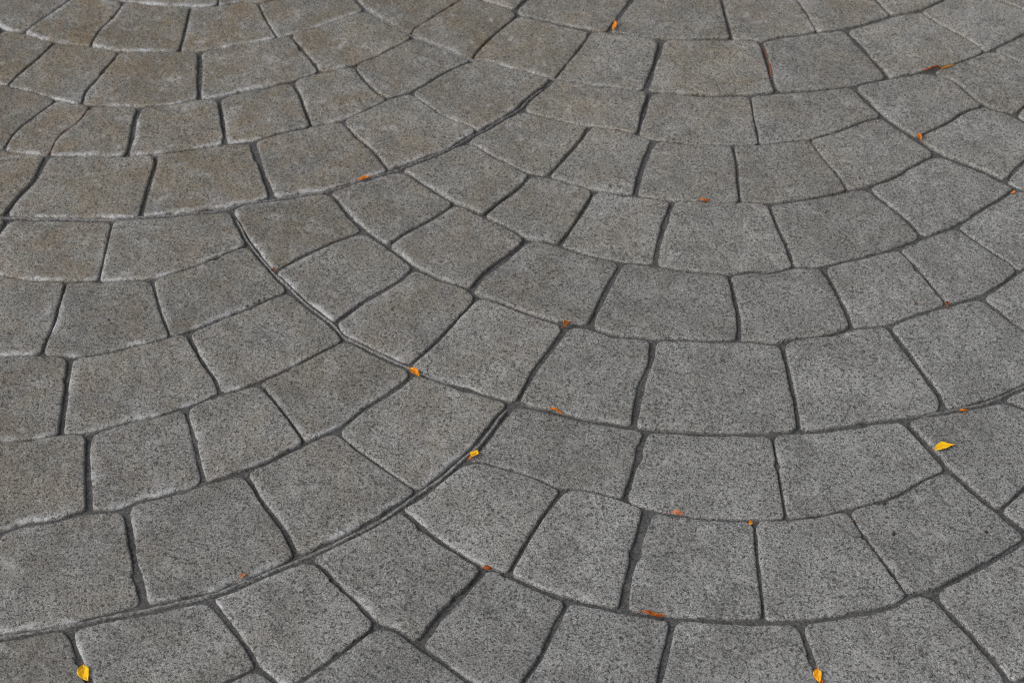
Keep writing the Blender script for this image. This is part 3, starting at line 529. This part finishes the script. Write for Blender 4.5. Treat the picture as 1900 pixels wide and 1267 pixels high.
# ------------------------------------------------------------------ litter
# kind, base x y, tip x y (metres on the ground), width, lift, curl, colour, label
LITTER=[
('leaf',0.1877,2.2092,0.1939,2.2456,0.0080,0.0020,0.50,'amber','amber leaf upright in a joint at the top centre'),
('leaf',0.7149,2.0698,0.6881,2.0647,0.0110,0.0010,1.30,'rust','curled rust-brown leaf in the wide groove at the upper right'),
('leaf',0.7165,2.0649,0.7426,2.0780,0.0050,0.0010,0.40,'ochre','narrow ochre leaf strip pointing away from the curled rust-brown leaf'),
('leaf',0.6395,1.8680,0.6436,1.8907,0.0100,0.0010,0.90,'orange','small folded orange leaf where three joints meet at the upper right'),
('leaf',-0.2270,1.8095,-0.2070,1.8194,0.0070,0.0000,0.20,'orange','flat orange leaf in the groove left of the centre at the upper left'),
('leaf',0.2844,1.7356,0.2984,1.7388,0.0080,0.0000,1.00,'orange','tiny crumpled orange leaf in the arc joint above the centre right'),
('leaf',0.7501,1.7323,0.7456,1.7364,0.0060,-0.0010,0.90,'orange','tiny orange leaf scrap at the far right edge in a wide joint'),
('leaf',0.0696,1.4670,0.0825,1.4793,0.0110,0.0010,1.20,'orange','crumpled orange leaf with a twisted tip in the joint at the centre'),
('leaf',0.5924,1.4872,0.5969,1.5003,0.0070,0.0000,1.00,'rust','small rust leaf scrap at a joint crossing on the right'),
('leaf',-0.1349,1.3962,-0.1225,1.3815,0.0130,0.0010,0.35,'amber','clean amber leaf at a joint corner left of the centre'),
('leaf',-0.0534,1.2356,-0.0467,1.2471,0.0130,0.0020,0.40,'yellow','bright yellow leaf stuck in the deep groove at the lower centre'),
('leaf',-0.0527,1.2392,-0.0587,1.2322,0.0040,0.0010,0.60,'orange','thin orange leaf shred beside the yellow leaf in the deep groove'),
('leaf',0.0462,1.3132,0.0631,1.3068,0.0090,0.0010,1.50,'orange','rolled orange leaf in the outer arc joint right of the groove corner'),
('leaf',0.5623,1.2910,0.5740,1.2943,0.0090,0.0000,1.00,'orange','small orange leaf on the seam above the flat yellow leaf'),
('leaf',0.5156,1.2264,0.5428,1.2344,0.0130,0.0010,0.30,'yellow','long yellow leaf lying flat on a stone at the right'),
('leaf',0.1839,1.1403,0.1989,1.1372,0.0080,-0.0010,0.80,'faded','faded pinkish leaf pressed into the arc joint below the centre'),
('leaf',0.2726,1.1188,0.2779,1.1203,0.0070,0.0000,0.70,'amber','tiny amber leaf scrap at a joint corner below the centre right'),
('leaf',-0.3198,1.0590,-0.3125,1.0657,0.0080,0.0010,0.50,'faded','small faded pink leaf on the lower left groove'),
('leaf',-0.0397,1.0638,-0.0298,1.0619,0.0080,0.0000,1.20,'rust','small brown leaf at the joint left of the bottom centre'),
('leaf',0.1361,0.9970,0.1628,0.9924,0.0110,0.0000,1.00,'rustor','long orange-brown leaf lying along the arc joint at the bottom centre'),
('leaf',-0.4787,0.9470,-0.4695,0.9266,0.0150,0.0000,0.35,'yellow','yellow leaf in the wide joint at the lower left corner'),
('leaf',0.3188,0.9147,0.3188,0.8977,0.0110,0.0010,0.30,'amberyellow','yellow leaf at the bottom edge in a radial joint'),
('leaf',0.3214,0.8962,0.3177,0.9018,0.0090,-0.0010,0.90,'rust','brown leaf scrap under the yellow leaf at the bottom edge'),
('leaf',-0.3331,1.6041,-0.3361,1.6113,0.0050,0.0000,0.80,'rust','tiny rust-brown leaf scrap in the seam left of the centre'),
('needle',0.4385,2.1600,0.4386,2.1100,0.0050,0.0000,0.50,'redbrown','thin reddish-brown stalk standing in a radial joint at the upper right, upper piece'),
('needle',0.4391,2.1133,0.4386,2.0552,0.0060,0.0000,0.50,'redbrown2','thin reddish-brown stalk in a radial joint at the upper right, lower piece'),
('seed',0.5502,1.4989,0.5534,1.4966,0.0050,0.0010,0.00,'seed','tiny brown seed lying on a stone beside the small rust leaf scrap'),
('seed',0.3944,1.1209,0.3973,1.1192,0.0040,0.0010,0.00,'seed','tiny brown seed on a stone near the thin cracked joint'),
('seed',0.4370,1.0990,0.4410,1.0973,0.0050,0.0010,0.00,'seeddark','dark seed on the wide stone at the lower right'),
('seed',0.5454,1.0991,0.5487,1.0949,0.0050,0.0010,0.00,'seeddark','dark flat seed near the right edge of the wide lower right stone'),
('seed',0.4362,1.1452,0.4389,1.1426,0.0050,0.0010,0.00,'seeddark','round dark seed at the upper edge of the wide lower right stone'),
('pebble',-0.3683,1.5302,-0.3626,1.5322,0.0070,0.0010,0.00,'p','small grey pebble in the broken joint edge, farthest left of four'),
('pebble',-0.3585,1.5353,-0.3536,1.5385,0.0060,0.0010,0.00,'p','small grey pebble in the broken joint edge, second of four'),
('pebble',-0.3522,1.5396,-0.3482,1.5439,0.0070,0.0010,0.00,'p','small grey pebble in the broken joint edge, third of four'),
('pebble',-0.3452,1.5437,-0.3411,1.5481,0.0050,0.0010,0.00,'p','small grey pebble in the broken joint edge, farthest right of four'),
]

def leaf_material(name, c1, c2, c3):
    m, t = new_mat(name); b = NB(t); co = b.n('ShaderNodeTexCoord').outputs['Object']
    n1 = b.noise(co, 160, 4, .65); n2 = b.noise(co, 900, 2, .6)
    col = b.mix(b.ramp(n1, .42, .66), c1, c2); col = b.mix(b.ramp(n2, .60, .75, 0, .35), col, c3)
    bs = b.n('ShaderNodeBsdfPrincipled'); b.l(col, bs.inputs['Base Color']); bs.inputs['Roughness'].default_value = .55; bs.inputs['Specular IOR Level'].default_value = .35
    bp = b.n('ShaderNodeBump'); bp.inputs['Strength'].default_value = .2; bp.inputs['Distance'].default_value = .0002; b.l(n2, bp.inputs['Height']); b.l(bp.outputs[0], bs.inputs['Normal'])
    o = b.n('ShaderNodeOutputMaterial'); b.l(bs.outputs[0], o.inputs[0]); return m
LM = {'yellow': leaf_material('leaf_yellow', (.94, .57, .006), (.90, .47, .006), (.66, .28, .01)),
      'amberyellow': leaf_material('leaf_amber_yellow', (.88, .43, .01), (.80, .34, .008), (.5, .18, .01)),
      'amber': leaf_material('leaf_amber', (.85, .30, .008), (.74, .21, .006), (.45, .12, .008)),
      'ochre': leaf_material('leaf_ochre', (.52, .24, .03), (.36, .15, .02), (.2, .09, .02)),
      'orange': leaf_material('leaf_orange', (.66, .20, .010), (.47, .12, .008), (.20, .05, .008)),
      'rust': leaf_material('leaf_rust', (.36, .085, .010), (.20, .042, .008), (.08, .02, .006)),
      'rustor': leaf_material('leaf_rust_orange', (.52, .14, .012), (.28, .06, .008), (.10, .03, .006)),
      'faded': leaf_material('leaf_faded', (.50, .22, .12), (.40, .14, .06), (.2, .08, .04)),
      'redbrown': leaf_material('stalk_red_brown', (.17, .06, .03), (.11, .04, .022), (.05, .025, .015)),
      'redbrown2': leaf_material('stalk_brown', (.22, .075, .03), (.13, .045, .02), (.06, .03, .015)),
      'seed': leaf_material('seed_brown', (.16, .06, .02), (.09, .035, .015), (.04, .02, .01)),
      'seeddark': leaf_material('seed_dark', (.035, .02, .015), (.02, .013, .011), (.012, .01, .008)),
      'p': mortar_material('pebble_grey', (.09, .09, .088), (.21, .208, .20))}
def thing(name, loc, rz, label, cat, group):
    e = bpy.data.objects.new(name, None); scene.collection.objects.link(e); e.location = loc; e.rotation_euler = (0, 0, rz); e.empty_display_size = .01
    e['label'] = label; e['category'] = cat; e['group'] = group; return e
def ribbon_tube(path, rad, sides=6):
    path = np.asarray(path, float); tg = np.gradient(path, axis=0); tg /= np.linalg.norm(tg, axis=1)[:, None]
    up = np.array([0, 0, 1.0]); V = []; F = []
    for p, t, r in zip(path, tg, rad):
        s = np.cross(t, up); s /= max(np.linalg.norm(s), 1e-6); u = np.cross(s, t)
        for k in range(sides):
            a = 2*math.pi*k/sides; V.append(p+r*(math.cos(a)*s+math.sin(a)*u))
    n = len(path)
    for a in range(n-1):
        for k in range(sides): F.append((a*sides+k, a*sides+(k+1) % sides, (a+1)*sides+(k+1) % sides, (a+1)*sides+k))
    F.append(tuple(range(sides))[::-1]); F.append(tuple((n-1)*sides+k for k in range(sides))); return V, F
def make_leaf(k, ax, ay, bx, by, wd, lift, curl, col, label):
    r = random.Random(k*13+5); L = math.hypot(bx-ax, by-ay); rz = math.atan2(by-ay, bx-ax)
    e = thing('fallen_leaf', (ax, ay, .0012+lift), rz, label, 'leaf', 'fallen leaves in the joints')
    nu, nv = 22, 9; V = []; F = []; ph = r.uniform(0, 6); asym = r.uniform(-.2, .2)
    for a in range(nu):
        t = a/(nu-1); w = wd*.42*(math.sin(math.pi*t**.8)**1.1)*(1+.05*math.sin(9*t+ph))+.0002
        bend = .10*L*math.sin(math.pi*t)*math.sin(ph)
        zc = .0018*curl*math.sin(2.4*t*math.pi*.5+ph*.3)+.0008
        tw = curl*.7*math.sin(2.1*t+ph)
        for b in range(nv):
            s = -1+2*b/(nv-1); ang = s*curl*1.15
            yy = w*(math.sin(ang)/max(curl*1.15, 1e-3) if curl > .05 else s)*(1+asym*s); zz = w*(1-math.cos(ang))/max(curl*1.15, 1e-3)
            zz += -.12*w*(1-abs(s))+.0004*math.sin(13*t+5*s+ph)
            y2 = yy*math.cos(tw)-zz*math.sin(tw); z2 = yy*math.sin(tw)+zz*math.cos(tw)
            V.append((t*L, bend+y2, max(zc+z2, -.004)))
    for a in range(nu-1):
        for b in range(nv-1): q = a*nv+b; F.append((q, q+1, q+1+nv, q+nv))
    o = link_mesh('blade', V, F, LM[col], e); md = o.modifiers.new('thickness', 'SOLIDIFY'); md.thickness = .00028; md.offset = 0
    mid = [V[a*nv+nv//2] for a in range(0, nu-2)]; mid = [(x, y, z+.00012) for x, y, z in mid]
    Vt, Ft = ribbon_tube(mid, np.linspace(.00032, .00012, len(mid))); link_mesh('midrib', Vt, Ft, LM['ochre' if 'yellow' in col or col == 'amber' else 'rust'], o)
    st = [(-.0045+.0045*q, V[nv//2][1]+.0012*math.sin(ph)*(1-q)**2, V[nv//2][2]-.0006*(1-q)) for q in np.linspace(0, 1, 6)]
    Vt, Ft = ribbon_tube(st, np.linspace(.0004, .0003, 6)); link_mesh('stalk', Vt, Ft, LM['rust'], e)
def make_needle(k, ax, ay, bx, by, wd, lift, curl, col, label):
    L = math.hypot(bx-ax, by-ay); rz = math.atan2(by-ay, bx-ax)
    q = np.linspace(0, 1, 16); path = np.c_[q*L, .0016*np.sin(q*4+k), .0004+.0012*np.sin(q*3)]
    V, F = ribbon_tube(path, wd*.32*np.clip(np.sin(np.pi*np.clip(q, .06, .94)), .25, 1)); o = link_mesh('dry_stalk', V, F, LM[col]); o.location = (ax, ay, -.0028); o.rotation_euler = (0, 0, rz)
    o['label'] = label; o['category'] = 'stalk'; o['group'] = 'dry stalks'
def blob(k, ax, ay, bx, by, wd, flat, name, cat, mat, label, group):
    L = math.hypot(bx-ax, by-ay); rz = math.atan2(by-ay, bx-ax); nu, nv = 12, 8; V = []; F = []
    for a in range(nv+1):
        th = math.pi*a/nv
        for b in range(nu):
            ph = 2*math.pi*b/nu; p = np.array([[math.sin(th)*math.cos(ph), math.sin(th)*math.sin(ph), math.cos(th)]]); s = 1+.22*vnoise(p, 1.4, k+60)[0]
            V.append((p[0, 0]*s*L*.42, p[0, 1]*s*wd*.36, p[0, 2]*s*wd*flat))
    for a in range(nv):
        for b in range(nu): F.append((a*nu+b, a*nu+(b+1) % nu, (a+1)*nu+(b+1) % nu, (a+1)*nu+b))
    o = link_mesh(name, V, F, mat); o.location = ((ax+bx)/2, (ay+by)/2, .0008); o.rotation_euler = (0, 0, rz); o['label'] = label; o['category'] = cat; o['group'] = group
for k, (kind, ax, ay, bx, by, wd, lift, curl, col, label) in enumerate(LITTER):
    if kind == 'leaf': make_leaf(k, ax, ay, bx, by, wd, lift, curl, col, label)
    elif kind == 'needle': make_needle(k, ax, ay, bx, by, wd, lift, curl, col, label)
    elif kind == 'seed': blob(k, ax, ay, bx, by, wd, .3, 'seed', 'seed', LM[col], label, 'seeds on the stones')
    else: blob(k, ax, ay, bx, by, wd*.7, .3, 'pebble', 'pebble', LM['p'], label, 'pebbles in the broken joint edge')
